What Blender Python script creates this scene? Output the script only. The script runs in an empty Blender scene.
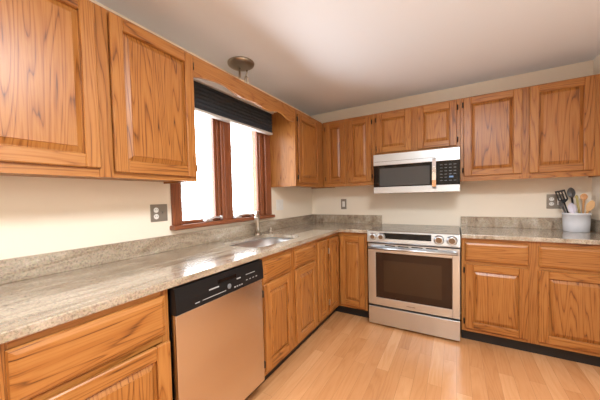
import bpy, bmesh, math, random
from mathutils import Vector, Matrix
random.seed(7)
PI = math.pi
SC = bpy.context.scene
COL = SC.collection

# ------------------------------------------------------------------ camera
cam_d = bpy.data.cameras.new('camera')
cam_d.sensor_fit = 'HORIZONTAL'; cam_d.sensor_width = 36.0
cam_d.lens = 268.472 * 36.0 / 600.0
cam_d.shift_x = 5.249 / 600.0; cam_d.shift_y = 6.482 / 600.0
cam_d.clip_start = 0.02
cam = bpy.data.objects.new('camera', cam_d); COL.objects.link(cam)
RT, UP, BK = (0.85784, 0.51338, -0.02324), (0.00204, 0.04183, 0.99912), (0.5139, -0.85714, 0.03484)
M = Matrix.Identity(4)
for r in range(3):
    M[r][0], M[r][1], M[r][2] = RT[r], UP[r], BK[r]
M[0][3], M[1][3], M[2][3] = 1.657, -3.226, 1.252
cam.matrix_world = M
SC.camera = cam

# ------------------------------------------------------------------ sky, light, exposure
W = bpy.data.worlds.new('sky'); SC.world = W; W.use_nodes = True
W.node_tree.nodes['Background'].inputs[0].default_value = (0.93, 0.97, 1.0, 1)
W.node_tree.nodes['Background'].inputs[1].default_value = 13.0
SC.view_settings.view_transform = 'Standard'
SC.view_settings.look = 'None'
SC.view_settings.gamma = 1.0
SC.view_settings.use_curve_mapping = False
SC.view_settings.exposure = 0.2
try:
    SC.cycles.use_denoising = True
    SC.cycles.denoising_input_passes = 'RGB_ALBEDO_NORMAL'
    SC.cycles.denoising_prefilter = 'ACCURATE'
    SC.cycles.max_bounces = 8
    SC.cycles.diffuse_bounces = 5
    SC.cycles.sample_clamp_indirect = 6.0
except Exception:
    pass

def area(name, loc, rot, sx, sy, power, color):
    d = bpy.data.lights.new(name, 'AREA'); d.shape = 'RECTANGLE'; d.size = sx; d.size_y = sy
    d.energy = power; d.color = color
    o = bpy.data.objects.new(name, d); o.location = loc; o.rotation_euler = rot
    COL.objects.link(o); return o
# fill lights added out of view, under the ceiling and by the right wall
area('added_ceiling_fill', (1.95, -2.75, 2.30), (0, 0, 0), 0.6, 0.6, 60, (0.88, 0.95, 1.0))
area('added_ceiling_fill', (1.75, -4.2, 2.30), (0, 0, 0), 0.6, 0.6, 17, (0.88, 0.95, 1.0))
area('added_side_fill', (2.60, -4.1, 1.75), (0, math.radians(98), 0), 0.9, 1.4, 7, (0.88, 0.95, 1.0))  # added fill standing in for an opening the right wall lacks
pt = bpy.data.lights.new('window_portal', 'AREA'); pt.shape = 'RECTANGLE'; pt.size = 1.0; pt.size_y = 1.0
po = bpy.data.objects.new('window_portal', pt); po.location = (-0.16, -1.54, 1.56); po.rotation_euler = (0, -PI/2, 0)
COL.objects.link(po)
try: pt.cycles.is_portal = True
except Exception: pass

# ------------------------------------------------------------------ materials
def newmat(name):
    m = bpy.data.materials.new(name); m.use_nodes = True
    nt = m.node_tree
    return m, nt, nt.nodes['Principled BSDF']
def N(nt, t, **kw):
    n = nt.nodes.new(t)
    for k, v in kw.items():
        if k.startswith('i_'):
            key = k[2:]
            n.inputs[int(key) if key.isdigit() else key].default_value = v
        else: setattr(n, k, v)
    return n
def L(nt, a, b): nt.links.new(a, b)
def simple(name, col, rough=0.5, metal=0.0, spec=0.5, emit=None):
    m, nt, b = newmat(name)
    b.inputs['Base Color'].default_value = (*col, 1); b.inputs['Roughness'].default_value = rough
    b.inputs['Metallic'].default_value = metal; b.inputs['Specular IOR Level'].default_value = spec
    # faint procedural variation so that no surface is perfectly even
    tc = N(nt, 'ShaderNodeTexCoord'); ns = N(nt, 'ShaderNodeTexNoise', i_Scale=9.0, i_Detail=3.0)
    L(nt, tc.outputs['Object'], ns.inputs['Vector'])
    mr = N(nt, 'ShaderNodeMapRange'); mr.inputs[3].default_value = rough*0.9; mr.inputs[4].default_value = min(1, rough*1.1)
    L(nt, ns.outputs['Fac'], mr.inputs[0]); L(nt, mr.outputs[0], b.inputs['Roughness'])
    if emit:
        b.inputs['Emission Color'].default_value = (*emit[0], 1); b.inputs['Emission Strength'].default_value = emit[1]
    return m
def ramp(nt, stops):
    r = N(nt, 'ShaderNodeValToRGB'); e = r.color_ramp.elements
    while len(e) < len(stops): e.new(0.5)
    for k, (p, c) in enumerate(stops): e[k].position = p; e[k].color = (*c, 1)
    return r
def mth(nt, op, a, b=None):
    n = N(nt, 'ShaderNodeMath', operation=op)
    for k, v in enumerate((a, b)):
        if v is None: continue
        if isinstance(v, (int, float)): n.inputs[k].default_value = v
        else: L(nt, v, n.inputs[k])
    return n.outputs[0]

def oak(name, light, mid, dark, rough=0.34, ring=14.0):
    """oak with cathedral figure: UV.x runs along the grain in metres, UV.y across it; 'board' UV is a random pair per board"""
    m, nt, b = newmat(name)
    uv = N(nt, 'ShaderNodeUVMap', uv_map='grain'); bd = N(nt, 'ShaderNodeUVMap', uv_map='board')
    mp = N(nt, 'ShaderNodeMapping'); mp.inputs['Scale'].default_value = (0.75, 13.0, 1)
    L(nt, uv.outputs[0], mp.inputs[0])
    sb = N(nt, 'ShaderNodeSeparateXYZ'); L(nt, bd.outputs[0], sb.inputs[0])
    n1 = N(nt, 'ShaderNodeTexNoise', i_Scale=1.0, i_Detail=1.0, i_Roughness=0.35, i_Distortion=0.25)
    L(nt, mp.outputs[0], n1.inputs['Vector'])
    rings = mth(nt, 'FRACT', mth(nt, 'MULTIPLY', n1.outputs['Fac'], ring))
    saw = ramp(nt, [(0.0, (0.0,)*3), (0.10, (0.45,)*3), (0.35, (0.9,)*3), (0.75, (1.0,)*3), (0.93, (0.6,)*3), (1.0, (0.0,)*3)])
    L(nt, rings, saw.inputs[0])
    mp2 = N(nt, 'ShaderNodeMapping'); mp2.inputs['Scale'].default_value = (6.0, 190.0, 1)
    L(nt, uv.outputs[0], mp2.inputs[0])
    n2 = N(nt, 'ShaderNodeTexNoise', i_Scale=1.0, i_Detail=2.0); L(nt, mp2.outputs[0], n2.inputs['Vector'])
    mp3 = N(nt, 'ShaderNodeMapping'); mp3.inputs['Scale'].default_value = (0.7, 4.0, 1)
    L(nt, uv.outputs[0], mp3.inputs[0])
    n3 = N(nt, 'ShaderNodeTexNoise', i_Scale=1.5, i_Detail=2.0); L(nt, mp3.outputs[0], n3.inputs['Vector'])
    pores = ramp(nt, [(0.36, (0.0,)*3), (0.52, (1.0,)*3)]); L(nt, n2.outputs['Fac'], pores.inputs[0])
    a = mth(nt, 'MULTIPLY', saw.outputs[0], 0.58)
    a = mth(nt, 'ADD', a, mth(nt, 'MULTIPLY', pores.outputs[0], 0.24))
    a = mth(nt, 'ADD', a, mth(nt, 'MULTIPLY', n3.outputs['Fac'], 0.25))
    a = mth(nt, 'ADD', a, mth(nt, 'MULTIPLY', mth(nt, 'SUBTRACT', sb.outputs[0], 0.5), 0.22))
    c = ramp(nt, [(0.12, dark), (0.55, mid), (1.0, light)]); L(nt, a, c.inputs[0])
    L(nt, c.outputs[0], b.inputs['Base Color'])
    b.inputs['Roughness'].default_value = rough
    b.inputs['Specular IOR Level'].default_value = 0.45
    return m
OAK = oak('honey_oak', (0.40, 0.168, 0.042), (0.305, 0.106, 0.020), (0.08, 0.022, 0.004))
TRIM = oak('reddish_stained_window_wood', (0.27, 0.088, 0.034), (0.21, 0.062, 0.024), (0.12, 0.034, 0.014), 0.3)

def granite():
    m, nt, b = newmat('beige_granite')
    tc = N(nt, 'ShaderNodeTexCoord')
    rot = N(nt, 'ShaderNodeMapping'); rot.inputs['Rotation'].default_value = (0, 0, math.radians(24)); rot.inputs['Scale'].default_value = (9.0, 1.6, 5.0)
    L(nt, tc.outputs['Object'], rot.inputs[0])
    v = N(nt, 'ShaderNodeTexNoise', i_Scale=1.3, i_Detail=6.0, i_Roughness=0.62, i_Distortion=0.8); L(nt, rot.outputs[0], v.inputs['Vector'])
    s = N(nt, 'ShaderNodeTexNoise', i_Scale=120.0, i_Detail=4.0, i_Roughness=0.7); L(nt, tc.outputs['Object'], s.inputs['Vector'])
    g = N(nt, 'ShaderNodeTexVoronoi', i_Scale=140.0); L(nt, tc.outputs['Object'], g.inputs['Vector'])
    c1 = ramp(nt, [(0.28, (0.14, 0.083, 0.045)), (0.41, (0.30, 0.21, 0.125)), (0.53, (0.40, 0.315, 0.215)), (0.72, (0.55, 0.475, 0.37))])
    L(nt, v.outputs['Fac'], c1.inputs[0])
    c2 = ramp(nt, [(0.36, (0.15, 0.115, 0.08)), (0.47, (0.72,)*3), (0.58, (1.0,)*3), (0.70, (1.3, 1.26, 1.16))]); L(nt, s.outputs['Fac'], c2.inputs[0])
    mx = N(nt, 'ShaderNodeMix', data_type='RGBA', blend_type='MULTIPLY'); mx.inputs[0].default_value = 0.5
    L(nt, c1.outputs[0], mx.inputs[6]); L(nt, c2.outputs[0], mx.inputs[7])
    mx2 = N(nt, 'ShaderNodeMix', data_type='RGBA', blend_type='MULTIPLY'); mx2.inputs[0].default_value = 0.12
    L(nt, mx.outputs[2], mx2.inputs[6]); L(nt, g.outputs['Color'], mx2.inputs[7])
    hs = N(nt, 'ShaderNodeHueSaturation'); hs.inputs['Saturation'].default_value = 0.85; hs.inputs['Value'].default_value = 1.15
    L(nt, mx2.outputs[2], hs.inputs['Color']); L(nt, hs.outputs[0], b.inputs['Base Color'])
    b.inputs['Roughness'].default_value = 0.24; b.inputs['Specular IOR Level'].default_value = 0.6; b.inputs['Coat Weight'].default_value = 0.8; b.inputs['Coat Roughness'].default_value = 0.03
    return m
GRANITE = granite()

def floor_mat():
    m, nt, b = newmat('oak_strip_floor')
    tc = N(nt, 'ShaderNodeTexCoord'); sp = N(nt, 'ShaderNodeSeparateXYZ'); L(nt, tc.outputs['Object'], sp.inputs[0])
    cb = N(nt, 'ShaderNodeCombineXYZ'); L(nt, sp.outputs[1], cb.inputs[0]); L(nt, sp.outputs[0], cb.inputs[1])
    br = N(nt, 'ShaderNodeTexBrick', offset=0.37, offset_frequency=2, squash=1.0)
    br.inputs['Color1'].default_value = (0, 0, 0, 1); br.inputs['Color2'].default_value = (1, 1, 1, 1); br.inputs['Mortar'].default_value = (0.5, 0.5, 0.5, 1)
    br.inputs['Scale'].default_value = 1.0; br.inputs['Mortar Size'].default_value = 0.0009; br.inputs['Mortar Smooth'].default_value = 0.2
    br.inputs['Brick Width'].default_value = 0.95; br.inputs['Row Height'].default_value = 0.083
    L(nt, cb.outputs[0], br.inputs['Vector'])
    # grain coordinates shift per strip
    off = N(nt, 'ShaderNodeCombineXYZ'); L(nt, mth(nt, 'MULTIPLY', br.outputs['Color'], 37.0), off.inputs[2])
    add = N(nt, 'ShaderNodeVectorMath', operation='ADD'); L(nt, cb.outputs[0], add.inputs[0]); L(nt, off.outputs[0], add.inputs[1])
    mp = N(nt, 'ShaderNodeMapping'); mp.inputs['Scale'].default_value = (1.3, 11.0, 1); L(nt, add.outputs[0], mp.inputs[0])
    n1 = N(nt, 'ShaderNodeTexNoise', i_Scale=1.0, i_Detail=1.5, i_Roughness=0.4); L(nt, mp.outputs[0], n1.inputs['Vector'])
    ring = mth(nt, 'FRACT', mth(nt, 'MULTIPLY', n1.outputs['Fac'], 8.0))
    saw = ramp(nt, [(0.0, (0.3,)*3), (0.2, (0.7,)*3), (0.7, (1.0,)*3), (1.0, (0.3,)*3)]); L(nt, ring, saw.inputs[0])
    mp2 = N(nt, 'ShaderNodeMapping'); mp2.inputs['Scale'].default_value = (10.0, 250.0, 1); L(nt, add.outputs[0], mp2.inputs[0])
    n2 = N(nt, 'ShaderNodeTexNoise', i_Scale=1.0, i_Detail=2.0); L(nt, mp2.outputs[0], n2.inputs['Vector'])
    mp3 = N(nt, 'ShaderNodeMapping'); mp3.inputs['Scale'].default_value = (1.2, 3.5, 1); L(nt, add.outputs[0], mp3.inputs[0])
    n3 = N(nt, 'ShaderNodeTexNoise', i_Scale=1.6, i_Detail=3.0); L(nt, mp3.outputs[0], n3.inputs['Vector'])
    a = mth(nt, 'ADD', mth(nt, 'MULTIPLY', br.outputs['Color'], 0.36), mth(nt, 'MULTIPLY', saw.outputs[0], 0.16))
    a = mth(nt, 'ADD', a, mth(nt, 'MULTIPLY', n2.outputs['Fac'], 0.22)); a = mth(nt, 'ADD', a, mth(nt, 'MULTIPLY', n3.outputs['Fac'], 0.42))
    c = ramp(nt, [(0.18, (0.40, 0.165, 0.058)), (0.5, (0.56, 0.262, 0.105)), (0.75, (0.64, 0.325, 0.145)), (0.95, (0.71, 0.40, 0.20))]); L(nt, a, c.inputs[0])
    mx = N(nt, 'ShaderNodeMix', data_type='RGBA'); L(nt, mth(nt, 'MULTIPLY', br.outputs['Fac'], 0.55), mx.inputs[0]); L(nt, c.outputs[0], mx.inputs[6]); mx.inputs[7].default_value = (0.26, 0.12, 0.05, 1)
    L(nt, mx.outputs[2], b.inputs['Base Color'])
    b.inputs['Roughness'].default_value = 0.26; b.inputs['Specular IOR Level'].default_value = 0.5
    return m

def wallpaint(name, col, rough=0.75):
    m, nt, b = newmat(name)
    tc = N(nt, 'ShaderNodeTexCoord'); n = N(nt, 'ShaderNodeTexNoise', i_Scale=160.0, i_Detail=3.0); L(nt, tc.outputs['Object'], n.inputs['Vector'])
    bp = N(nt, 'ShaderNodeBump'); bp.inputs['Strength'].default_value = 0.05; bp.inputs['Distance'].default_value = 0.002
    L(nt, n.outputs['Fac'], bp.inputs['Height']); L(nt, bp.outputs[0], b.inputs['Normal'])
    b.inputs['Base Color'].default_value = (*col, 1); b.inputs['Roughness'].default_value = rough
    return m
WALL = wallpaint('cream_paint', (0.86, 0.765, 0.635))
CEIL = wallpaint('ceiling_paint', (0.81, 0.85, 0.91), 0.85)

def brushed(name, col, rough, sx=(1, 1, 120)):
    m, nt, b = newmat(name)
    tc = N(nt, 'ShaderNodeTexCoord'); mp = N(nt, 'ShaderNodeMapping'); mp.inputs['Scale'].default_value = sx
    L(nt, tc.outputs['Object'], mp.inputs[0])
    n = N(nt, 'ShaderNodeTexNoise', i_Scale=6.0, i_Detail=3.0); L(nt, mp.outputs[0], n.inputs['Vector'])
    mr = N(nt, 'ShaderNodeMapRange'); mr.inputs[3].default_value = rough*0.8; mr.inputs[4].default_value = rough*1.25
    L(nt, n.outputs['Fac'], mr.inputs[0]); L(nt, mr.outputs[0], b.inputs['Roughness'])
    b.inputs['Base Color'].default_value = (*col, 1); b.inputs['Metallic'].default_value = 1.0
    return m
STEEL = brushed('stainless_steel', (0.66, 0.715, 0.77), 0.30)
CHROME = simple('polished_chrome', (0.82, 0.82, 0.82), 0.10, 1.0)
NICKEL = simple('brushed_nickel', (0.60, 0.54, 0.46), 0.28, 1.0)
BLACKGLASS = simple('black_glass', (0.006, 0.005, 0.005), 0.05, 0, 0.3)
INNERPANE = simple('brown_inner_glass', (0.045, 0.023, 0.012), 0.08, 0, 0.3)
OVENGLASS = simple('oven_window_glass', (0.03, 0.014, 0.008), 0.06, 0, 0.3)
MWGLASS = simple('microwave_window_mesh', (0.06, 0.058, 0.056), 0.2, 0, 0.3)
COOKTOP = simple('ceramic_cooktop', (0.15, 0.14, 0.125), 0.05, 0, 1.0)
BLACK = simple('black_plastic', (0.010, 0.009, 0.009), 0.3, 0, 0.2)
VINYL = simple('black_vinyl', (0.010, 0.009, 0.009), 0.45)
GREYMARK = simple('pale_grey_print', (0.33, 0.33, 0.33), 0.5)
DIMMARK = simple('dim_grey_print', (0.16, 0.17, 0.18), 0.5)
DISPLAY = simple('blue_lit_display', (0.02, 0.03, 0.05), 0.3, 0, 0.5, ((0.35, 0.6, 1.0), 0.4))
WHITE = simple('white_plastic', (0.80, 0.78, 0.74), 0.35)
PLATE = simple('bronze_grey_metal', (0.27, 0.235, 0.195), 0.4, 0.45)
SHADE = simple('charcoal_fabric', (0.036, 0.039, 0.046), 0.8, 0, 0.2)
ALU = simple('painted_aluminium', (0.62, 0.60, 0.57), 0.4, 0.2)
HINGE = simple('dark_hinge_metal', (0.03, 0.022, 0.016), 0.4, 0.6)
CERAMIC = simple('glazed_white_ceramic', (0.66, 0.67, 0.71), 0.16)
NYLON = simple('black_nylon', (0.012, 0.012, 0.012), 0.4)
GREYNYLON = simple('grey_nylon', (0.075, 0.07, 0.065), 0.4)
LAVENDER = simple('pale_lavender_plastic', (0.60, 0.56, 0.64), 0.35)
OLIVE = simple('yellow_green_wood', (0.42, 0.33, 0.12), 0.5)
SPOONWOOD = simple('pale_beech_wood', (0.62, 0.36, 0.15), 0.5)
SPOONWOOD2 = simple('orange_beech_wood', (0.60, 0.30, 0.12), 0.5)
INSIDE = simple('cabinet_interior', (0.30, 0.16, 0.06), 0.6)

def glass():
    m = bpy.data.materials.new('window_glass'); m.use_nodes = True; nt = m.node_tree
    b = nt.nodes['Principled BSDF']; out = nt.nodes['Material Output']
    tr = N(nt, 'ShaderNodeBsdfTransparent'); gl = N(nt, 'ShaderNodeBsdfGlossy'); gl.inputs['Roughness'].default_value = 0.02
    fr = N(nt, 'ShaderNodeFresnel', i_IOR=1.25); mx = N(nt, 'ShaderNodeMixShader')
    L(nt, fr.outputs[0], mx.inputs[0]); L(nt, tr.outputs[0], mx.inputs[1]); L(nt, gl.outputs[0], mx.inputs[2]); L(nt, mx.outputs[0], out.inputs[0])
    nt.nodes.remove(b); return m
GLASS = glass()

# ------------------------------------------------------------------ mesh helpers
class MB:
    """a bmesh with a grain-following UV; build() links it as ONE mesh object"""
    def __init__(s):
        s.bm = bmesh.new(); s.uv = s.bm.loops.layers.uv.new('grain'); s.bd = s.bm.loops.layers.uv.new('board')
    def _paint(s, faces, g):
        o = (random.uniform(0, 50), random.uniform(0, 50)); r = (random.random(), random.random())
        for f in faces:
            n = f.normal; ax = max(range(3), key=lambda k: abs(n[k]))
            cr = [k for k in range(3) if k != g and k != ax]
            cr = cr[0] if cr else (ax + 1) % 3
            for l in f.loops:
                c = l.vert.co
                l[s.uv].uv = (c[g] + o[0], c[cr] + (0.013 if ax == g else 0) + o[1]); l[s.bd].uv = r
    def box(s, a, b, g=2, bev=0.0, seg=1):
        lo = [min(a[k], b[k]) for k in range(3)]; hi = [max(a[k], b[k]) for k in range(3)]
        vs = [s.bm.verts.new((hi[0] if i & 1 else lo[0], hi[1] if i & 2 else lo[1], hi[2] if i & 4 else lo[2])) for i in range(8)]
        fs = [s.bm.faces.new([vs[i] for i in q]) for q in ((0, 2, 3, 1), (4, 5, 7, 6), (0, 1, 5, 4), (2, 6, 7, 3), (0, 4, 6, 2), (1, 3, 7, 5))]
        if bev:
            es = list({e for f in fs for e in f.edges})
            r = bmesh.ops.bevel(s.bm, geom=es, offset=bev, segments=seg, profile=0.5, affect='EDGES')
            fs = list({f for v in r['verts'] for f in v.link_faces} | {f for f in fs if f.is_valid})
        for f in fs: f.normal_update()
        s._paint(fs, g); return s
    def poly(s, loops, g=2, close=True, cap0=True, cap1=True, smooth=False):
        """loft through loops of points"""
        rings = [[s.bm.verts.new(p) for p in lp] for lp in loops]; fs = []
        n = len(rings[0])
        for a, b in zip(rings, rings[1:]):
            for k in range(n if close else n - 1):
                q = [a[k], a[(k+1) % n], b[(k+1) % n], b[k]]
                f = s.bm.faces.new(q); f.smooth = smooth; fs.append(f)
        if cap0: fs.append(s.bm.faces.new(rings[0][::-1]))
        if cap1: fs.append(s.bm.faces.new(rings[-1]))
        for f in fs: f.normal_update()
        s._paint(fs, g); return s
    def tube(s, pts, rad, n=12, sx=1.0, smooth=True, g=2):
        pts = [Vector(p) for p in pts]; loops = []
        if not isinstance(rad, (list, tuple)): rad = [rad]*len(pts)
        ref = None
        for i, p in enumerate(pts):
            t = (pts[min(i+1, len(pts)-1)] - pts[max(i-1, 0)]).normalized()
            if ref is None: ref = Vector((0, 0, 1)) if abs(t.z) < 0.9 else Vector((1, 0, 0))
            u = t.cross(ref).normalized(); v = u.cross(t).normalized(); ref = v
            loops.append([p + (u*math.cos(2*PI*k/n)*sx + v*math.sin(2*PI*k/n))*rad[i] for k in range(n)])
        s.poly(loops, g, smooth=smooth); return s
    def lathe(s, c, prof, n=32, axis='z', smooth=True, sxy=(1, 1), caps=True):
        loops = []
        for r, h in prof:
            lp = []
            for k in range(n):
                a = 2*PI*k/n; x, y = r*math.cos(a)*sxy[0], r*math.sin(a)*sxy[1]
                if axis == 'z': p = (c[0]+x, c[1]+y, c[2]+h)
                elif axis == 'y': p = (c[0]+x, c[1]-h, c[2]+y)
                else: p = (c[0]+h, c[1]+x, c[2]+y)
                lp.append(p)
            loops.append(lp)
        s.poly(loops, 2, smooth=smooth, cap0=caps, cap1=caps); return s
    def build(s, name, mat, parent=None, loc=None, rot=None, recalc=True):
        if recalc: bmesh.ops.recalc_face_normals(s.bm, faces=s.bm.faces)
        me = bpy.data.meshes.new(name); s.bm.to_mesh(me); s.bm.free(); me.materials.append(mat)
        o = bpy.data.objects.new(name, me); COL.objects.link(o)
        if parent: o.parent = parent
        if loc: o.location = loc
        if rot: o.rotation_euler = rot
        return o
def thing(name, label, cat, loc=(0, 0, 0), rz=0.0, group=None):
    o = bpy.data.objects.new(name, None); o.empty_display_size = 0.1; COL.objects.link(o)
    o.location = loc; o.rotation_euler = (0, 0, rz); o['label'] = label; o['category'] = cat
    if group: o['group'] = group
    return o
def tag(o, label, cat, group=None):
    o['label'] = label; o['category'] = cat
    if group: o['group'] = group
    return o
def struct(o): o['kind'] = 'structure'; return o

# ------------------------------------------------------------------ room shell
ZC, RW, YR = 2.33, 2.639, -5.2
struct(MB().box((-0.15, YR-0.15, -0.06), (RW+0.15, 0.15, 0.0)).build('floor', floor_mat()))
struct(MB().box((-0.15, YR-0.15, ZC), (RW+0.15, 0.15, ZC+0.08)).build('ceiling', CEIL))
WY0, WY1, WZ0, WZ1 = -2.04, -1.04, 1.066, 2.06
wl = MB()
wl.box((-0.15, YR, 0), (0, WY0, ZC)); wl.box((-0.15, WY1, 0), (0, 0.0, ZC))
wl.box((-0.15, WY0, 0), (0, WY1, WZ0)); wl.box((-0.15, WY0, WZ1), (0, WY1, ZC))
struct(wl.build('wall_left', WALL))
struct(MB().box((-0.15, 0, 0), (RW+0.15, 0.15, ZC)).build('wall_back', WALL))
struct(MB().box((RW, YR, 0), (RW+0.15, 0.0, ZC)).build('wall_right', WALL))
struct(MB().box((-0.15, YR-0.15, 0), (RW+0.15, YR, ZC)).build('wall_rear', WALL))

# window over the sink: two casements side by side in reddish stained wood
win = struct(bpy.data.objects.new('window_1', None)); COL.objects.link(win); win.location = (0, -1.54, WZ0)
def w(y, z): return (y + 1.54, z - WZ0)
def wbox(mb, x0, x1, y0, y1, z0, z1, g=2, bev=0.0):
    mb.box((x0, y0+1.54, z0-WZ0), (x1, y1+1.54, z1-WZ0), g, bev); return mb
cs = MB()
wbox(cs, 0.0005, 0.020, -2.097, -2.030, WZ0+0.012, 2.13, 2, 0.004); wbox(cs, 0.0005, 0.020, -1.050, -0.957, WZ0+0.012, 2.13, 2, 0.004)
wbox(cs, 0, 0.020, -2.03, -1.05, 2.045, 2.13, 1, 0.004)
cs.build('window_casing', TRIM, win)
jb = MB()
wbox(jb, -0.15, 0.0, -2.05, -2.03, WZ0, 2.06); wbox(jb, -0.15, 0.0, -1.05, -1.03, WZ0, 2.06)
wbox(jb, -0.15, 0.0, -2.03, -1.05, 2.04, 2.06, 1); wbox(jb, -0.15, 0.0, -2.03, -1.05, WZ0-0.015, WZ0+0.012, 1)
jb.build('window_jamb', TRIM, win)
ml = MB()
wbox(ml, -0.12, 0.012, -1.632, -1.522, WZ0, 2.05, 2, 0.006); wbox(ml, 0.008, 0.018, -1.605, -1.55, WZ0, 2.05, 2, 0.004)
ml.build('mullion', TRIM, win)
sl = MB()
wbox(sl, -0.01, 0.060, -2.112, -0.9545, 1.047, 1.078, 1, 0.006)
sl.build('window_sill', TRIM, win)
for y0, y1, rw in ((-2.03, -1.632, 0.055), (-1.522, -1.05, 0.085)):
    sh = MB(); za, zb, sw = WZ0+0.012, 2.04, 0.030
    wbox(sh, -0.048, -0.006, y0, y0+sw, za, zb, 2, 0.004); wbox(sh, -0.048, -0.014, y1-rw, y1, za, zb, 2, 0.003)
    wbox(sh, -0.016, -0.004, y1-rw+0.026, y1-0.004, za, zb, 2, 0.004)
    wbox(sh, -0.048, -0.006, y0+sw, y1-rw, za, za+0.024, 1, 0.004); wbox(sh, -0.048, -0.006, y0+sw, y1-rw, 2.0, zb, 1, 0.004)
    so = sh.build('window_sash', TRIM, win)
    gm = MB(); wbox(gm, -0.034, -0.028, y0+sw-0.002, y1-rw+0.002, za+0.022, 2.002); gm.build('window_pane', GLASS, so)
CRANK = simple('satin_chrome', (0.80, 0.80, 0.80), 0.3, 0.8)
# chrome cranks on the sill, one per casement
for yc, fold in ((-1.80, 0.13), (-1.47, 0.17)):
    ck = MB(); z = 0.0121; q = yc+1.54
    ck.box((-0.005, q-0.035, z), (0.036, q+0.040, z+0.016), 1, 0.007, 2)
    ck.tube([(0.008, q, z+0.012), (0.018, q+0.02, z+0.026), (0.026, q+fold*0.6, z+0.030), (0.030, q+fold, z+0.024)], [0.011, 0.010, 0.008, 0.008], 12)
    ck.tube([(0.030, q+fold, z+0.008), (0.030, q+fold, z+0.040)], 0.010, 12)
    ck.build('crank_handle', CRANK, win)

# rear glazed door behind the camera (seen only in reflections): frame on the rear wall
rd = struct(bpy.data.objects.new('door_1', None)); COL.objects.link(rd); rd.location = (1.55, YR, 0)
fr = MB()
for x in (-1.03, -0.035, 0.96): fr.box((x, 0, 0), (x+0.07, 0.05, 2.1), 2)
fr.box((-1.03, 0, 2.1), (1.03, 0.05, 2.17), 0)
fr.build('door_frame', WHITE, rd)

# ------------------------------------------------------------------ cabinets
def raised_door(mb_f, mb_p, w, h, t=0.019, st=0.057):
    """door in local coords: x 0..w, z 0..h, back at y=0, front at y=-t"""
    c = 0.006
    # rails and stiles, bevelled, with an inner sloped lip
    mb_f.box((0, -t, 0), (st, 0, h), 2, 0.004); mb_f.box((w-st, -t, 0), (w, 0, h), 2, 0.004)
    mb_f.box((st, -t, 0), (w-st, 0, st), 0, 0.004); mb_f.box((st, -t, h-st), (w-st, 0, h), 0, 0.004)
    # raised panel: groove, sloping border, field
    def ring(ins, y): return [(ins, y, ins), (w-ins, y, ins), (w-ins, y, h-ins), (ins, y, h-ins)]
    sl = min(0.020, (min(w, h) - 2*st)*0.2)
    mb_p.poly([ring(st-0.003, -0.002), ring(st-0.003, -0.003), ring(st+0.005, -0.0035), ring(st+0.006+sl, -0.0135), ring(st+0.0072+sl, -0.0165)], 2)
def slab(mb, w, h, t=0.019):
    def ring(ins, y): return [(ins, y, ins), (w-ins, y, ins), (w-ins, y, h-ins), (ins, y, h-ins)]
    mb.poly([ring(0, 0), ring(0, -t*0.45), ring(0.004, -t*0.72), ring(0.016, -t*0.95), ring(0.019, -t)], 0)
def hinge(parent, x, z, side):
    h = MB(); h.box((x-0.006, -0.010, z-0.024), (x+0.006, 0.0, z+0.024), 2, 0.003); h.tube([(x, -0.011, z-0.02), (x, -0.011, z+0.02)], 0.004, 8)
    return h.build('hinge', HINGE, parent)
def add_door(root, x0, x1, z0, z1, y, hs='l', ajar=0.0, hinges=True):
    f, p_ = MB(), MB(); wd, ht = x1-x0, z1-z0
    raised_door(f, p_, wd, ht)
    a = math.radians(ajar)
    if hs == 'l': loc, rz = (x0, y, z0), -a
    else:
        loc = (x1 - wd*math.cos(a), y - wd*math.sin(a), z0); rz = a
    d = f.build('door', OAK, root, loc, (0, 0, rz)); p_.build('raised_panel', OAK, d)
    if hinges:
        x = -0.006 if hs == 'l' else wd+0.006
        for z in (0.055, ht-0.055): hinge(d, x, z, hs)
    return d
def add_drawer(root, x0, x1, z0, z1, y):
    m_ = MB(); slab(m_, x1-x0, z1-z0); return m_.build('drawer_front', OAK, root, (x0, y, z0))
def cabinet(name, label, loc, rz, width, depth, z0, z1, stiles, rails, group, toe=False, bottom_rec=0.012):
    """local: x along the wall, -y into the room, z up. stiles: list of (x0,x1); rails: list of (z0,z1)"""
    r = thing(name, label, 'cabinet', loc, rz, group)
    cb = MB(); t = 0.016; fy = -depth + 0.019
    cb.box((0, -0.002, z0), (t, fy, z1), 2); cb.box((width-t, -0.002, z0), (width, fy, z1), 2)
    cb.box((t, -0.002, z0+bottom_rec), (width-t, fy, z0+bottom_rec+t), 0); 
    if not toe: cb.box((t, -0.002, z1-t), (width-t, fy, z1), 0)
    cb.box((t, -0.002, z0+bottom_rec+t), (width-t, -0.008, z1-t), 2)
    cb.build('carcass', OAK, r)
    ff = MB()
    for a, b in stiles: ff.box((a, fy, z0), (b, -depth, z1), 2, 0.0015)
    for a, b in rails:
        for (s0, s1), (e0, e1) in zip(stiles, stiles[1:]): ff.box((s1, fy, a), (e0, -depth+0.0004, b), 0)
    ff.build('face_frame', OAK, r)
    if toe:
        tk = MB(); tk.box((0, -0.520, 0.0), (width, -0.534, z0+0.004), 0); tk.build('toe_kick', VINYL, r)
    return r
ZB, ZT, UD = 1.36, 2.114, 0.315
GU, GB = 'wall cabinets', 'base cabinets'
EP = 0.0015
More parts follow.
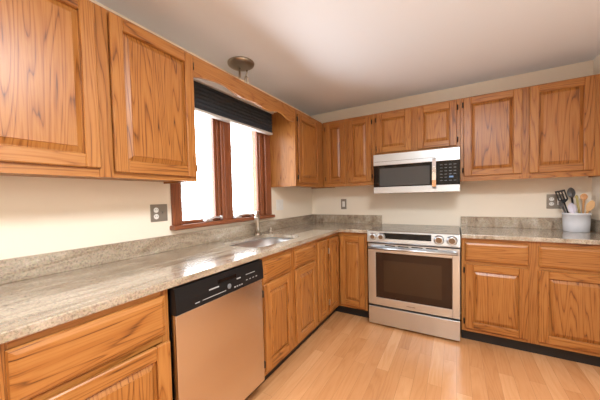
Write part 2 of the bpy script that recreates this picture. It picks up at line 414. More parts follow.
# --- uppers. left wall: local x = world +y
def left(name, label, y0, y1, *a, **k): return cabinet(name, label, (0, y0, 0), PI/2, y1-y0, *a, **k)
r = left('wall_cabinet', 'large two-door oak wall cabinet left of the window, its right door slightly ajar', -3.14, -2.128, UD, ZB, ZT,
         [(0, 0.045), (0.49, 0.552), (0.97, 1.012)], [(ZB, ZB+0.04), (ZT-0.035, ZT)], GU)
X = lambda y: y + 3.14
add_door(r, X(-3.10), X(-2.646), 1.398, 2.10, -UD, 'l')
add_door(r, X(-2.592), X(-2.143), 1.385, 2.097, -UD, 'r', 0.8)
r = left('wall_cabinet', 'narrow oak wall cabinet with one door between the window and the room corner', -0.952, -0.004, UD, ZB, ZT,
         [(0, 0.045), (0.50, 0.948-UD-0.002)], [(ZB, ZB+0.045), (ZT-0.045, ZT)], GU)
add_door(r, 0.045, 0.502, 1.395, 2.075, -UD, 'l')
# --- back wall: local x = world x
def back(name, label, x0, x1, *a, **k): return cabinet(name, label, (x0, 0, 0), 0.0, x1-x0, *a, **k)
r = back('wall_cabinet', 'oak wall cabinet with two slim doors between the corner and the microwave', UD+EP, 0.915, UD, ZB, ZT,
         [(0, 0.05), (0.265, 0.318), (0.56, 0.5985)], [(ZB, ZB+0.055), (ZT-0.045, ZT)], GU)
o = UD+EP
add_door(r, 0.358-o, 0.590-o, 1.400, 2.088, -UD, 'l'); add_door(r, 0.626-o, 0.886-o, 1.400, 2.088, -UD, 'r')
r = back('wall_cabinet', 'short oak wall cabinet with two square doors directly above the microwave', 0.915+EP, 1.695-EP, UD, 1.668, ZT,
         [(0, 0.04), (0.36, 0.43), (0.74, 0.777)], [(1.668, 1.70), (ZT-0.04, ZT)], GU)
o = 0.915+EP
add_door(r, 0.943-o, 1.283-o, 1.692, 2.094, -UD, 'l'); add_door(r, 1.335-o, 1.668-o, 1.692, 2.094, -UD, 'r')
r = back('wall_cabinet', 'wide oak wall cabinet with two large doors right of the microwave', 1.695, RW-0.004, UD, ZB, ZT,
         [(0, 0.04), (0.42, 0.50), (0.85, 0.94)], [(ZB, ZB+0.055), (ZT-0.04, ZT)], GU)
o = 1.695
add_door(r, 1.721-o, 2.131-o, 1.405, 2.104, -UD, 'l'); add_door(r, 2.178-o, 2.552-o, 1.405, 2.104, -UD, 'r', hinges=False)

# --- bases
BD, BT = 0.60, 0.880
r = left('base_cabinet', 'oak base cabinet left of the dishwasher with drawers over slightly ajar doors', -3.66, -2.536, BD, 0.10, BT,
         [(0, 0.045), (0.56, 0.645), (1.09, 1.124)], [(0.10, 0.14), (0.66, 0.71), (0.845, BT)], GB, toe=True)
add_drawer(r, 0.638, 1.102, 0.692, 0.853, -BD); add_door(r, 0.638, 1.104, 0.13, 0.668, -BD, 'l', 2.6)
add_drawer(r, 0.035, 0.575, 0.692, 0.853, -BD); add_door(r, 0.035, 0.575, 0.13, 0.668, -BD, 'l')
r = left('base_cabinet', 'oak sink base cabinet with two false drawer fronts over two doors', -1.914, -1.128, BD, 0.10, BT,
         [(0, 0.04), (0.345, 0.425), (0.75, 0.786)], [(0.10, 0.14), (0.69, 0.725), (0.835, BT)], GB, toe=True)
o = -1.914
add_drawer(r, -1.888-o, -1.556-o, 0.712, 0.845, -BD); add_drawer(r, -1.496-o, -1.152-o, 0.712, 0.845, -BD)
add_door(r, -1.888-o, -1.556-o, 0.13, 0.697, -BD, 'l'); add_door(r, -1.496-o, -1.152-o, 0.13, 0.697, -BD, 'r', hinges=False)
r = left('base_cabinet', 'slim oak base cabinet with one full height door beside the sink cabinet', -1.127, -0.887, BD, 0.10, BT,
         [(0, 0.035), (0.215, 0.240)], [(0.10, 0.14), (0.835, BT)], GB, toe=True)
add_door(r, 0.020, 0.222, 0.13, 0.845, -BD, 'r')
# corner cabinet with a two-leaf folding door
r = thing('corner_base_cabinet', 'oak corner base cabinet with a folding two-leaf door between the slim cabinet and the oven', 'cabinet', (0, 0, 0), 0, GB)
cb = MB()
cb.box((0.002, -0.886, 0.10), (0.58, -0.870, BT), 2); cb.box((0.904, -0.58, 0.10), (0.888, -0.002, BT), 2)
cb.box((0.002, -0.87, 0.11), (0.012, -0.002, BT), 2); cb.box((0.012, -0.012, 0.11), (0.888, -0.002, BT), 2)
cb.box((0.012, -0.87, 0.11), (0.58, -0.012, 0.126), 0); cb.box((0.58, -0.58, 0.11), (0.888, -0.012, 0.126), 0)
cb.build('carcass', OAK, r)
ff = MB()
ff.box((0.581, -0.886, 0.10), (0.60, -0.862, BT), 2); ff.box((0.906, -0.60, 0.10), (0.882, -0.581, BT), 2)
for z0, z1 in ((0.10, 0.135), (0.845, BT)):
    ff.box((0.581, -0.862, z0), (0.5996, -0.60, z1), 1); ff.box((0.581, -0.5996, z0), (0.882, -0.581, z1), 0)
ff.build('face_frame', OAK, r)
tk = MB(); tk.box((0.520, -0.886, 0), (0.534, -0.534, 0.104), 1); tk.box((0.520, -0.534, 0), (0.906, -0.520, 0.104), 0); tk.build('toe_kick', VINYL, r)
f, p_ = MB(), MB(); raised_door(f, p_, 0.243, 0.715, st=0.045)
d = f.build('door', OAK, r, (0.601, -0.868, 0.13), (0, 0, PI/2)); p_.build('raised_panel', OAK, d)
for z in (0.10, 0.60):
    h = MB(); h.box((-0.008, -0.018, z-0.028), (0.004, -0.002, z+0.028), 2, 0.003); h.build('hinge', NICKEL, d)['label'] = 'pale nickel hinge'
f, p_ = MB(), MB(); raised_door(f, p_, 0.262, 0.715)
d = f.build('door', OAK, r, (0.622, -0.601, 0.13)); p_.build('raised_panel', OAK, d)
r = back('base_cabinet', 'wide oak base cabinet with two drawers over two doors, right of the oven', 1.698, RW-0.004, BD, 0.10, BT,
         [(0, 0.035), (0.42, 0.50), (0.86, 0.937)], [(0.10, 0.14), (0.665, 0.70), (0.845, BT)], GB, toe=True)
o = 1.698
for a, b, hs in ((1.723, 2.128, 'l'), (2.185, 2.585, 'r')):
    add_drawer(r, a-o, b-o, 0.692, 0.848, -BD); add_door(r, a-o, b-o, 0.13, 0.668, -BD, hs)

# valance board over the window, scalloped lower edge
vb = MB()
cp = [(-2.1265, 1.985), (-2.08, 1.999), (-2.0, 2.013), (-1.93, 2.022), (-1.86, 2.022), (-1.79, 2.008), (-1.72, 1.994), (-1.65, 1.994), (-1.58, 2.000), (-1.50, 1.996), (-1.43, 1.987), (-1.36, 1.986),
      (-1.29, 1.999), (-1.24, 2.012), (-1.17, 2.012), (-1.11, 1.997), (-1.05, 1.985), (-0.9535, 1.985)]
def cr(P, n=5):
    out = []
    for i in range(len(P)-1):
        p0, p1, p2, p3 = P[max(i-1, 0)], P[i], P[i+1], P[min(i+2, len(P)-1)]
        for k in range(n):
            t = k/n
            out.append(tuple(0.5*((2*p1[j]) + (-p0[j]+p2[j])*t + (2*p0[j]-5*p1[j]+4*p2[j]-p3[j])*t*t + (-p0[j]+3*p1[j]-3*p2[j]+p3[j])*t**3) for j in range(2)))
    return out + [P[-1]]
cv = cr(cp)
vb.poly([[(0.294, y, z), (0.294, y, ZT), (0.313, y, ZT), (0.313, y, z)] for y, z in cv], 1)
tag(vb.build('window_valance', OAK), 'scalloped oak valance board spanning between the cabinets above the window', 'valance')

# folded charcoal shade
sh = thing('pleated_blind', 'charcoal pleated blind drawn up to the top of the window above the sink', 'blind', (0.02, -1.535, 1.88))
m_ = MB(); m_.box((0.002, -0.555, 0.205), (0.085, 0.535, 0.26), 1, 0.003); m_.build('headrail', ALU, sh)['label'] = 'pale aluminium headrail'
fa = MB(); zz = []; n = 13
for k in range(n+1):
    z = 0.018 + (0.205-0.018)*k/n; zz.append((0.066 if k % 2 else 0.058, z))
prof = [(0.02, zz[0][1])] + zz + [(0.02, zz[-1][1])]
fa.poly([[(x, y, z) for x, z in prof] for y in (-0.55, 0.53)], 1)
fa.build('pleated_fabric', SHADE, sh)
m_ = MB(); m_.box((0.015, -0.552, 0.0), (0.07, 0.532, 0.018), 1, 0.004); m_.build('bottom_rail', ALU, sh)['label'] = 'pale aluminium bottom rail'

# ------------------------------------------------------------------ countertops
def slab_poly(name, outer, holes, z0, z1, mat, bev=0.004, parent=None):
    bm = bmesh.new()
    def loop(pts):
        vs = [bm.verts.new((x, y, z1)) for x, y in pts]
        return [bm.edges.new((vs[i], vs[(i+1) % len(vs)])) for i in range(len(vs))]
    es = loop(outer)
    for h in holes: es += loop(h)
    bmesh.ops.triangle_fill(bm, use_beauty=True, use_dissolve=False, edges=es)
    bmesh.ops.recalc_face_normals(bm, faces=bm.faces)
    for f in bm.faces:
        if f.normal.z < 0: f.normal_flip()
    top = list(bm.faces)
    ret = bmesh.ops.extrude_face_region(bm, geom=top)
    vs = [g for g in ret['geom'] if isinstance(g, bmesh.types.BMVert)]
    for v in vs: v.co.z = z0
    bmesh.ops.recalc_face_normals(bm, faces=bm.faces)
    me = bpy.data.meshes.new(name); bm.to_mesh(me); bm.free(); me.materials.append(mat)
    o = bpy.data.objects.new(name, me); COL.objects.link(o)
    if parent: o.parent = parent
    if bev:
        bv = o.modifiers.new('bevel', 'BEVEL'); bv.width = bev; bv.segments = 2; bv.limit_method = 'ANGLE'; bv.angle_limit = math.radians(50)
    return o
def rrect(x0, x1, y0, y1, r, n=6):
    pts = []
    for cx, cy, a0 in ((x1-r, y1-r, 0), (x0+r, y1-r, 90), (x0+r, y0+r, 180), (x1-r, y0+r, 270)):
        for k in range(n+1):
            a = math.radians(a0 + 90*k/n); pts.append((cx+r*math.cos(a), cy+r*math.sin(a)))
    return pts
CD, CZ = 0.632, 0.914
SX0, SX1, SY0, SY1 = 0.130, 0.520, -1.82, -1.19
ct = thing('countertop', 'L-shaped beige granite countertop under the window with the sink cut into it', 'countertop', (0, 0, CZ-0.032))
def rel(o, dz=CZ-0.032): o.location.z -= dz; return o
r_ = 0.03
inner = [(CD+r_ - r_*math.cos(math.radians(a)), -CD-r_ + r_*math.sin(math.radians(a))) for a in (0, 30, 60, 90)]
rel(slab_poly('counter_slab', [(0.002, -3.70), (CD, -3.70)] + inner + [(0.921, -CD), (0.921, -0.002), (0.002, -0.002)], [rrect(SX0, SX1, SY0, SY1, 0.11)], CZ-0.032, CZ, GRANITE, parent=ct))
m_ = MB(); m_.box((0.0012, -3.70, CZ), (0.021, -0.0012, 1.016), 1, 0.002); rel(m_.build('backsplash', GRANITE, ct))
m_ = MB(); m_.box((0.021, -0.021, CZ), (0.917, -0.0012, 1.016), 0, 0.002); rel(m_.build('backsplash', GRANITE, ct))
ct2 = thing('countertop', 'straight beige granite countertop right of the oven carrying the utensil crock', 'countertop', (0, 0, CZ-0.032))
rel(slab_poly('counter_slab', [(1.698, -CD), (RW-0.002, -CD), (RW-0.002, -0.002), (1.698, -0.002)], [], CZ-0.032, CZ, GRANITE, parent=ct2))
m_ = MB(); m_.box((1.702, -0.021, CZ), (RW-0.0012, -0.0012, 1.016), 0, 0.002); rel(m_.build('backsplash', GRANITE, ct2))
m_ = MB(); m_.box((RW-0.021, -CD, CZ), (RW-0.0012, -0.021, 1.016), 1, 0.002); rel(m_.build('backsplash', GRANITE, ct2))

# undermount sink
BASIN = brushed('satin_sink_steel', (0.86, 0.87, 0.88), 0.38)
sk = thing('kitchen_sink', 'stainless undermount sink basin set into the granite under the window', 'sink', (0.325, -1.50, 0.68))
m_ = MB(); z1 = CZ-0.0335-0.68
def rr(e, z, rad): return [(x-0.325, y+1.5, z) for x, y in rrect(SX0-e, SX1+e, SY0-e, SY1+e, rad)]
m_.poly([rr(0.020, z1-0.003, 0.125), rr(0.020, z1, 0.125), rr(0.004, z1, 0.11), rr(0.0, 0.035, 0.10), rr(-0.012, 0.010, 0.09), rr(-0.035, 0.004, 0.08), rr(-0.14, 0.0, 0.04)], 2, cap0=False, smooth=True)
bo = m_.build('basin', BASIN, sk, recalc=False)
sdm = bo.modifiers.new('wall', 'SOLIDIFY'); sdm.thickness = 0.002; sdm.offset = -1
m_ = MB(); m_.lathe((0, 0, 0.003), [(0.045, 0), (0.045, 0.004), (0.036, 0.004), (0.030, 0.001)], 24); m_.build('drain', CHROME, sk)

# faucet
fc = thing('kitchen_faucet', 'brushed nickel single-handle faucet behind the sink', 'faucet', (0.088, -1.285, CZ))
m_ = MB(); m_.lathe((0, 0, 0), [(0.028, 0), (0.028, 0.006), (0.023, 0.012), (0.020, 0.018)], 24); m_.build('base', NICKEL, fc)
m_ = MB(); m_.lathe((0, 0, 0.016), [(0.019, 0), (0.018, 0.05), (0.018, 0.11), (0.021, 0.135), (0.024, 0.145), (0.024, 0.160), (0.019, 0.172)], 24); m_.build('body', NICKEL, fc)
m_ = MB(); m_.tube([(0, 0, 0.165), (0.035, -0.045, 0.195), (0.075, -0.10, 0.207), (0.115, -0.15, 0.198), (0.145, -0.19, 0.175)], [0.016, 0.016, 0.0155, 0.016, 0.018], 16)
m_.tube([(0.142, -0.186, 0.178), (0.152, -0.20, 0.160)], [0.019, 0.017], 16); m_.build('spout', NICKEL, fc)
m_ = MB(); m_.lathe((0, 0, 0.186), [(0.021, 0), (0.020, 0.010), (0.012, 0.018)], 20); m_.tube([(0, 0, 0.205), (-0.008, 0.025, 0.212), (-0.012, 0.06, 0.216)], [0.008, 0.007, 0.006], 10); m_.build('lever_handle', NICKEL, fc)
m_ = MB(); m_.lathe((0.07, -1.06, CZ), [(0.018, 0), (0.018, 0.004), (0.011, 0.008), (0.011, 0.024), (0.014, 0.026), (0.014, 0.034), (0.010, 0.040)], 20)
tag(m_.build('counter_button', NICKEL), 'small brushed nickel push button on the counter right of the faucet', 'button')

# ------------------------------------------------------------------ dishwasher
dw = thing('dishwasher', 'stainless dishwasher with a black control panel under the left counter', 'dishwasher', (0, -2.23, 0))
DY0, DY1 = -0.300, 0.306
m_ = MB(); m_.box((0.03, DY0+0.006, 0.10), (0.598, DY1-0.006, 0.876), 2); m_.build('tub_body', BLACK, dw)
DWSTEEL = brushed('brushed_stainless_door', (0.68, 0.62, 0.575), 0.22)
m_ = MB(); m_.box((0.598, DY0+0.004, 0.112), (0.632, DY1-0.004, 0.756), 2, 0.004, 2); m_.build('door', DWSTEEL, dw)
cp_ = MB()
cp_.poly([[(0.598, y, 0.758), (0.642, y, 0.758), (0.640, y, 0.81), (0.634, y, 0.872), (0.598, y, 0.874)] for y in (DY0+0.002, DY1-0.002)], 1)
cpo = cp_.build('control_panel', BLACK, dw)
m_ = MB(); m_.box((0.634, -0.06, 0.826), (0.641, 0.07, 0.850), 1, 0.003); m_.build('handle_pocket', BLACKGLASS, cpo)
def pm(mb, y0, y1, z0, z1, x=0.642):  # printed marks on the sloping panel
    xs = lambda z: (0.642 - (z-0.758)/0.052*0.002) if z < 0.81 else (0.640 - (z-0.81)/0.062*0.006)
    mb.poly([[(xs(z0), y0, z0), (xs(z0)+0.0008, y0, z0), (xs(z1)+0.0008, y0, z1), (xs(z1), y0, z1)], [(xs(z0), y1, z0), (xs(z0)+0.0008, y1, z0), (xs(z1)+0.0008, y1, z1), (xs(z1), y1, z1)]], 1)
def mark(rows):
    mk = MB()
    for r_ in rows: pm(mk, *r_)
    mk.build('printed_legend', GREYMARK, cpo)['label'] = 'pale printed legend'
mark([(-0.118, -0.055, 0.8115, 0.8175)])
mark([(-0.201, -0.176, 0.777, 0.781)])
mark([(-0.159, -0.010, 0.7782, 0.7812)])
for k in range(4): mark([(0.051+k*0.018, 0.061+k*0.018, 0.775, 0.781)])
mark([(0.072, 0.104, 0.814, 0.820)])
mark([(0.146, 0.226, 0.819, 0.8225)])
for k in range(4): mark([(0.145+k*0.028, 0.158+k*0.028, 0.788, 0.793)])
m_ = MB(); m_.lathe((0.6405, 0.014, 0.795), [(0.013, 0), (0.013, 0.003), (0.010, 0.004)], 24, 'x'); m_.build('badge', DIMMARK, cpo)['label'] = 'round grey badge'
m_ = MB(); m_.box((0.515, DY0+0.006, 0.0), (0.534, DY1-0.006, 0.112), 1); m_.build('toe_panel', VINYL, dw)

# ------------------------------------------------------------------ range
RX0, RX1 = 0.929, 1.690
rg = thing('kitchen_range', 'stainless slide-in electric range with oven between the counters', 'range', ((RX0+RX1)/2, -0.33, 0))
cx = (RX0+RX1)/2
KNOBCAP = brushed('bronze_knob_cap', (0.24, 0.18, 0.125), 0.35)
def rbox(mb, x0, x1, y0, y1, z0, z1, g=0, bev=0.0, seg=1): mb.box((x0-cx, y0+0.33, z0), (x1-cx, y1+0.33, z1), g, bev, seg); return mb
m_ = MB(); rbox(m_, RX0+0.004, RX1-0.004, -0.625, -0.012, 0.03, 0.905)
for x in (RX0+0.05, RX1-0.08):
    for y in (-0.58, -0.08): rbox(m_, x, x+0.03, y, y+0.03, 0.0, 0.03)
m_.build('body', BLACK, rg)
m_ = MB(); rbox(m_, RX0, RX1, -0.655, -0.010, 0.905, 0.917, 0, 0.003); m_.build('cooktop', COOKTOP, rg)
for x, y, r0 in ((1.12, -0.47, 0.11), (1.50, -0.47, 0.09), (1.12, -0.18, 0.075), (1.50, -0.18, 0.11)):
    bz = MB(); bz.lathe((x-cx, y+0.33, 0.9171), [(r0, 0), (r0, 0.0004), (r0-0.003, 0.0004), (r0-0.003, 0)], 40, caps=False)
    bz.build('burner_ring', DIMMARK, rg)['label'] = 'thin grey burner circle'
# control panel, slightly sloping
cpn = MB()
prof = [(-0.622, 0.805), (-0.668, 0.805), (-0.672, 0.815), (-0.660, 0.910), (-0.652, 0.916), (-0.622, 0.905)]
cpn.poly([[(x-cx, y+0.33, z) for y, z in prof] for x in (RX0, RX1)], 0)
cpo = cpn.build('control_panel', STEEL, rg)
def ony(z): return -0.672 + (z-0.815)/0.095*0.012
def fpl(mb, x0, x1, z0, z1, t):
    mb.poly([[(x-cx, ony(z0)+0.33, z0), (x-cx, ony(z1)+0.33, z1), (x-cx, ony(z1)-t+0.33, z1), (x-cx, ony(z0)-t+0.33, z0)] for x in (x0, x1)], 0)
m_ = MB(); fpl(m_, 1.043, 1.478, 0.846, 0.900, 0.0025); dp = m_.build('display', BLACKGLASS, cpo)
for kx in (0.984, 1.060, 1.536, 1.631):
    kr = 0.036 if kx > 1.3 else 0.032
    m_ = MB(); m_.lathe((kx-cx, ony(0.862)+0.33, 0.862), [(kr+0.004, 0), (kr+0.004, 0.004), (kr, 0.006), (kr-0.002, 0.028), (kr-0.008, 0.033), (kr-0.012, 0.031)], 28, 'y')
    kb = m_.build('knob', STEEL, cpo)
    m_ = MB(); m_.lathe((kx-cx, ony(0.862)+0.33-0.0335, 0.862), [(kr-0.013, 0), (kr-0.014, 0.0015)], 28, 'y'); m_.box((kx-cx-0.002, ony(0.862)+0.33-0.037, 0.862), (kx-cx+0.002, ony(0.862)+0.33-0.034, 0.862+kr-0.013)); m_.build('knob_cap', KNOBCAP, kb)
# oven door with window opening
dr = MB(); y0, y1 = -0.628, -0.662
WX0, WX1, WZA, WZB = 1.003, 1.632, 0.280, 0.712
rbox(dr, RX0+0.002, WX0, y1, y0, 0.207, 0.795, 2, 0.003); rbox(dr, WX1, RX1-0.002, y1, y0, 0.207, 0.795, 2, 0.003)
rbox(dr, WX0, WX1, y1, y0, 0.207, WZA, 0, 0.002); rbox(dr, WX0, WX1, y1, y0, WZB, 0.795, 0, 0.002)
dro = dr.build('oven_door', STEEL, rg)
m_ = MB(); rbox(m_, WX0-0.002, WX1+0.002, y1+0.006, y1+0.016, WZA-0.002, WZB+0.002); ow = m_.build('oven_window', OVENGLASS, rg)
m_ = MB(); rbox(m_, 1.075, 1.555, y1+0.0052, y1+0.008, 0.345, 0.640); m_.build('inner_pane', INNERPANE, ow)['label'] = 'lighter brown inner pane'
for k in range(4):
    m_ = MB(); rbox(m_, 1.09+k*0.115, 1.18+k*0.115, y1-0.001, y1+0.004, 0.776, 0.785); m_.build('vent_slot', BLACK, dro)
hb = MB(); hz = 0.757
hb.tube([(0.945-cx, -0.705+0.33, hz), (1.674-cx, -0.705+0.33, hz)], 0.0125, 16, 1.0, g=0)
for x in (0.965, 1.640): rbox(hb, x, x+0.022, -0.705, y1, hz-0.009, hz+0.009, 0, 0.003)
hb.build('oven_handle', STEEL, dro)
m_ = MB()
for k in range(7): rbox(m_, 1.275+k*0.0105, 1.283+k*0.0105, y1-0.0006, y1+0.002, 0.236, 0.243)
m_.build('maker_lettering', DIMMARK, dro)
m_ = MB(); rbox(m_, RX0+0.002, RX1-0.002, -0.660, -0.627, 0.022, 0.190, 0, 0.004, 2); m_.build('storage_drawer', STEEL, rg)

# ------------------------------------------------------------------ microwave
MX0, MX1, MZ0, MZ1, MY = 0.930, 1.692, 1.268, 1.6655, -0.412
mw = thing('over_range_microwave', 'stainless over-the-range microwave with black glass door above the range', 'microwave', (cx, -0.2, MZ0))
def mbx(mb, x0, x1, y0, y1, z0, z1, g=0, bev=0.0, seg=1): mb.box((x0-cx, y0+0.2, z0-MZ0), (x1-cx, y1+0.2, z1-MZ0), g, bev, seg); return mb
m_ = MB(); mbx(m_, MX0+0.002, MX1-0.002, -0.385, -0.004, MZ0+0.008, MZ1); m_.build('housing', BLACK, mw)
m_ = MB(); mbx(m_, MX0, MX1, MY, -0.385, 1.552, MZ1, 0, 0.004, 2); tb = m_.build('top_grille', STEEL, mw)
m_ = MB(); mbx(m_, MX0+0.01, MX1-0.01, MY-0.0008, MY+0.004, 1.589, 1.5915); m_.build('vent_seam', BLACK, tb)
m_ = MB(); mbx(m_, MX0, MX1, MY, -0.385, MZ0, 1.334, 0, 0.004, 2); m_.build('bottom_band', STEEL, mw)
m_ = MB(); mbx(m_, MX0, 1.508, MY, -0.385, 1.334, 1.552, 0, 0.002); md = m_.build('door', BLACKGLASS, mw)
m_ = MB(); mbx(m_, 0.992, 1.450, MY-0.0015, MY+0.002, 1.343, 1.520); m_.build('door_window', MWGLASS, md)
m_ = MB(); mbx(m_, 1.509, MX1, MY, -0.385, 1.334, 1.552, 0, 0.002); kp = m_.build('keypad_panel', BLACKGLASS, mw)
for r in range(6):
    for c in range(4):
        x = 1.535 + c*0.036; z = 1.515 - r*0.029
        if r == 4 and c in (2, 3): continue
        m_ = MB(); mbx(m_, x, x+0.020, MY-0.0008, MY+0.002, z, z+0.0045); m_.build('key_legend', DIMMARK, kp)['label'] = 'dim grey key legend'
m_ = MB(); mbx(m_, 1.607, 1.640, MY-0.001, MY+0.002, 1.398, 1.412); m_.build('clock_display', DISPLAY, kp)
hd = MB()
prof = [(1.300, 0.0), (1.318, -0.030), (1.38, -0.042), (1.44, -0.045), (1.50, -0.042), (1.565, -0.030), (1.583, 0.0)]
hd.poly([[(1.472-cx, MY+d+0.2, z-MZ0), (1.504-cx, MY+d+0.2, z-MZ0), (1.504-cx, MY+min(d+0.012, 0.0)+0.2+(0.001 if d == 0 else 0), z-MZ0), (1.472-cx, MY+min(d+0.012, 0.0)+0.2+(0.001 if d == 0 else 0), z-MZ0)] for z, d in prof], 2)
hd.build('door_handle', CHROME, md)
for k in range(2):
    m_ = MB(); mbx(m_, 1.06+k*0.33, 1.23+k*0.33, -0.30, -0.18, MZ0-0.002, MZ0+0.009); m_.build('underside_filter', DIMMARK, mw)

# ------------------------------------------------------------------ outlets and switches
def duplex(root, x, z, mat=WHITE):
    for dz in (-0.021, 0.021):
        m_ = MB(); m_.lathe((x, -0.006, z+dz), [(0.0165, -0.002), (0.0165, 0.002)], 20, 'y'); o = m_.build('receptacle', mat, root)
        for dx in (-0.006, 0.006):
            m_ = MB(); m_.box((x+dx-0.001, -0.0088, z+dz-0.001), (x+dx+0.001, -0.0078, z+dz+0.007)); m_.build('slot', BLACK, o)
def plate(root, x0, x1, z0, z1, mat):
    m_ = MB(); m_.box((x0, -0.006, z0), (x1, -0.0005, z1), 2, 0.0025, 2); return m_.build('cover_plate', mat, root)
t = thing('outlet', 'bronze-grey double wall plate with white outlet and toggle, left of the window', 'outlet', (0, -2.184, 1.170), PI/2)
plate(t, -0.058, 0.058, -0.056, 0.056, PLATE); duplex(t, -0.022, -0.002)
m_ = MB(); m_.box((0.018, -0.008, -0.012), (0.028, -0.004, 0.012), 2); m_.tube([(0.023, -0.006, 0.0), (0.023, -0.018, 0.010)], 0.004, 8); m_.build('toggle', PLATE, t)
t = thing('wall_switch', 'white double switch plate on the left wall between window and corner', 'switch', (0, -0.782, 1.171), PI/2)
plate(t, -0.070, 0.062, -0.058, 0.058, WHITE)
for x in (-0.032, 0.026):
    m_ = MB(); m_.box((x-0.016, -0.009, -0.033), (x+0.016, -0.005, 0.033), 2, 0.002); m_.build('rocker', WHITE, t)
t = thing('outlet', 'narrow grey metal outlet plate on the back wall left of the range', 'outlet', (0.446, 0, 1.150))
plate(t, -0.036, 0.036, -0.064, 0.064, PLATE); m_ = MB(); m_.box((-0.017, -0.009, -0.034), (0.017, -0.005, 0.034), 2, 0.003); m_.build('receptacle', WHITE, t); 
t = thing('outlet', 'grey metal outlet plate on the back wall behind the utensil crock', 'outlet', (2.413, 0, 1.160))
plate(t, -0.057, 0.057, -0.064, 0.064, PLATE); duplex(t, -0.024, 0)
m_ = MB(); m_.box((0.012, -0.009, -0.030), (0.036, -0.005, 0.030), 2, 0.002); m_.build('rocker', WHITE, t)

# ------------------------------------------------------------------ ceiling light over the sink
BRONZE = simple('aged_nickel', (0.36, 0.31, 0.25), 0.3, 1.0)
cl = thing('ceiling_light', 'metal ceiling light with round canopy above the sink valance', 'light fixture', (0.19, -1.562, ZC))
m_ = MB(); m_.lathe((0, 0, -0.030), [(0.055, 0), (0.085, 0.004), (0.102, 0.014), (0.106, 0.024), (0.106, 0.0295)], 40); m_.build('canopy', BRONZE, cl)
m_ = MB(); m_.tube([(-0.02, 0.004, -0.028), (-0.02, 0.004, -0.175)], 0.0085, 14); m_.build('stem', NICKEL, cl)
m_ = MB()
m_.tube([(0.0, 0.07, -0.020), (0.0, 0.07, -0.055), (-0.004, 0.062, -0.075)], 0.006, 10)
m_.tube([(-0.004, 0.052, -0.20), (-0.004, 0.052, -0.10), (-0.004, 0.056, -0.085), (-0.004, 0.066, -0.078), (-0.004, 0.078, -0.085), (-0.004, 0.082, -0.10), (-0.004, 0.082, -0.20)], 0.0075, 10)
m_.build('swivel_loop', NICKEL, cl)
m_ = MB(); m_.tube([(-0.02, -0.03, -0.183), (-0.01, 0.10, -0.183)], 0.014, 14); m_.build('lamp_arm', NICKEL, cl)

# ------------------------------------------------------------------ utensil crock
kx, ky, kz = 2.514, -0.128, CZ
t = thing('utensil_crock', 'white ceramic crock holding cooking utensils on the right counter', 'crock', (kx, ky, kz))
m_ = MB(); m_.lathe((0, 0, 0), [(0.050, 0.0), (0.074, 0.0), (0.079, 0.004), (0.082, 0.07), (0.0835, 0.138), (0.088, 0.140), (0.0885, 0.152), (0.086, 0.155), (0.080, 0.155), (0.078, 0.150), (0.076, 0.012), (0.05, 0.008)], 48)
m_.build('pot', CERAMIC, t)
def ut(name, label, base, tip, mat, rad, headfn, cat='utensil', flat=1.0):
    """handle standing in the crock, then a head built in a frame (along, side, normal) at the tip"""
    b = Vector(base); e = Vector(tip); d = (e-b).normalized()
    view = Vector((-0.52, -0.85, 0.05)); n = (view - d*view.dot(d)).normalized(); s_ = d.cross(n).normalized()
    r = thing(name, label, cat, base, 0, 'utensils in the crock')
    m_ = MB(); m_.tube([(0, 0, 0), (b+(e-b)*0.5)-b, e-b], rad, 10); m_.build('handle', mat[0], r)
    hm = MB(); headfn(hm, e-b, d, s_, n); hm.build('head', mat[1], r)
    return r
def spoon(lw, ww, cup=0.01):
    def fn(mb, o, d, s, n):
        loops = []
        K = 9
        for k in range(K):
            u = k/(K-1); wdt = ww*max(0.12, math.sin(PI*min(0.985, 0.06+u*0.92))**0.6); c = o + d*(u*lw - 0.004)
            bow = cup*math.sin(PI*u)
            loops.append([c + s*wdt + n*0.002, c + n*(-bow+0.002), c - s*wdt + n*0.002, c - s*wdt - n*0.002, c - n*(bow+0.002), c + s*wdt - n*0.002])
        mb.poly(loops, 2, smooth=False)
    return fn
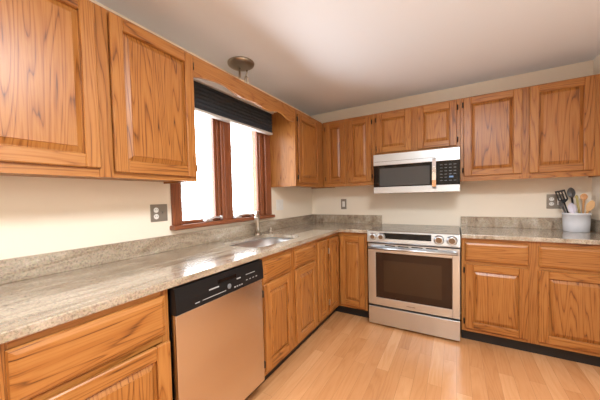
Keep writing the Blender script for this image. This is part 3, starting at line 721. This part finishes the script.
def turner(lw, w0, w1):
    def fn(mb, o, d, s, n):
        def q(u0, u1, a0, a1):  # a slab between two stations
            mb.poly([[o+d*u+s*a0+n*0.0018, o+d*u+s*a1+n*0.0018, o+d*u+s*a1-n*0.0018, o+d*u+s*a0-n*0.0018] for u in (u0, u1)], 2)
        mb.poly([[o+d*u+s*wd+n*0.002, o+d*u-s*wd+n*0.002, o+d*u-s*wd-n*0.002, o+d*u+s*wd-n*0.002] for u, wd in ((-0.004, 0.007), (0.012, w0*0.8), (0.025, w0))], 2)
        ns = 4; bw = 2*w0/(ns*2-1)
        for k in range(ns): q(0.024, lw-0.014, -w0+k*2*bw, -w0+(k*2+1)*bw)
        q(lw-0.015, lw, -w0, w0)
    return fn
B = lambda dx, dy, dz=0.03: (kx+dx, ky+dy, kz+dz)
T = lambda x, y, z: (x, y, z)
ut('slotted_turner', 'black slotted turner leaning left out of the white crock', B(-0.005, 0.045), T(2.450, -0.085, 1.155), (NYLON, NYLON), 0.006, turner(0.105, 0.033, 0.033))
ut('cooking_spoon', 'black solid serving spoon standing upright in the crock', B(0.012, 0.050), T(2.500, -0.075, 1.198), (NYLON, GREYNYLON), 0.007, spoon(0.085, 0.026, 0.010))
ut('plastic_spoon', 'pale lavender spoon leaning over the left rim of the crock', B(-0.010, -0.052), T(2.482, -0.176, 1.072), (LAVENDER, LAVENDER), 0.006, spoon(0.085, 0.026, 0.012))
ut('kitchen_utensil', 'dark grey utensil handle sticking out far left of the crock', B(-0.024, 0.0), T(2.430, -0.128, 1.118), (GREYNYLON, GREYNYLON), 0.008, spoon(0.055, 0.014, 0.003))
ut('wooden_stick', 'thin yellow-green wooden utensil leaning in front of the black spoon in the crock', B(0.035, 0.0), T(2.512, -0.145, 1.185), (OLIVE, OLIVE), 0.0075, spoon(0.035, 0.010, 0.002))
ut('wooden_spoon', 'orange beech spoon with round head standing in the crock', B(0.045, 0.030), T(2.566, -0.095, 1.176), (SPOONWOOD2, SPOONWOOD2), 0.007, spoon(0.055, 0.023, 0.006))
ut('wooden_paddle', 'wide pale wooden paddle leaning right towards the wall from the crock', B(0.012, -0.035), T(2.572, -0.165, 1.090), (SPOONWOOD, SPOONWOOD), 0.008, spoon(0.088, 0.024, 0.004))
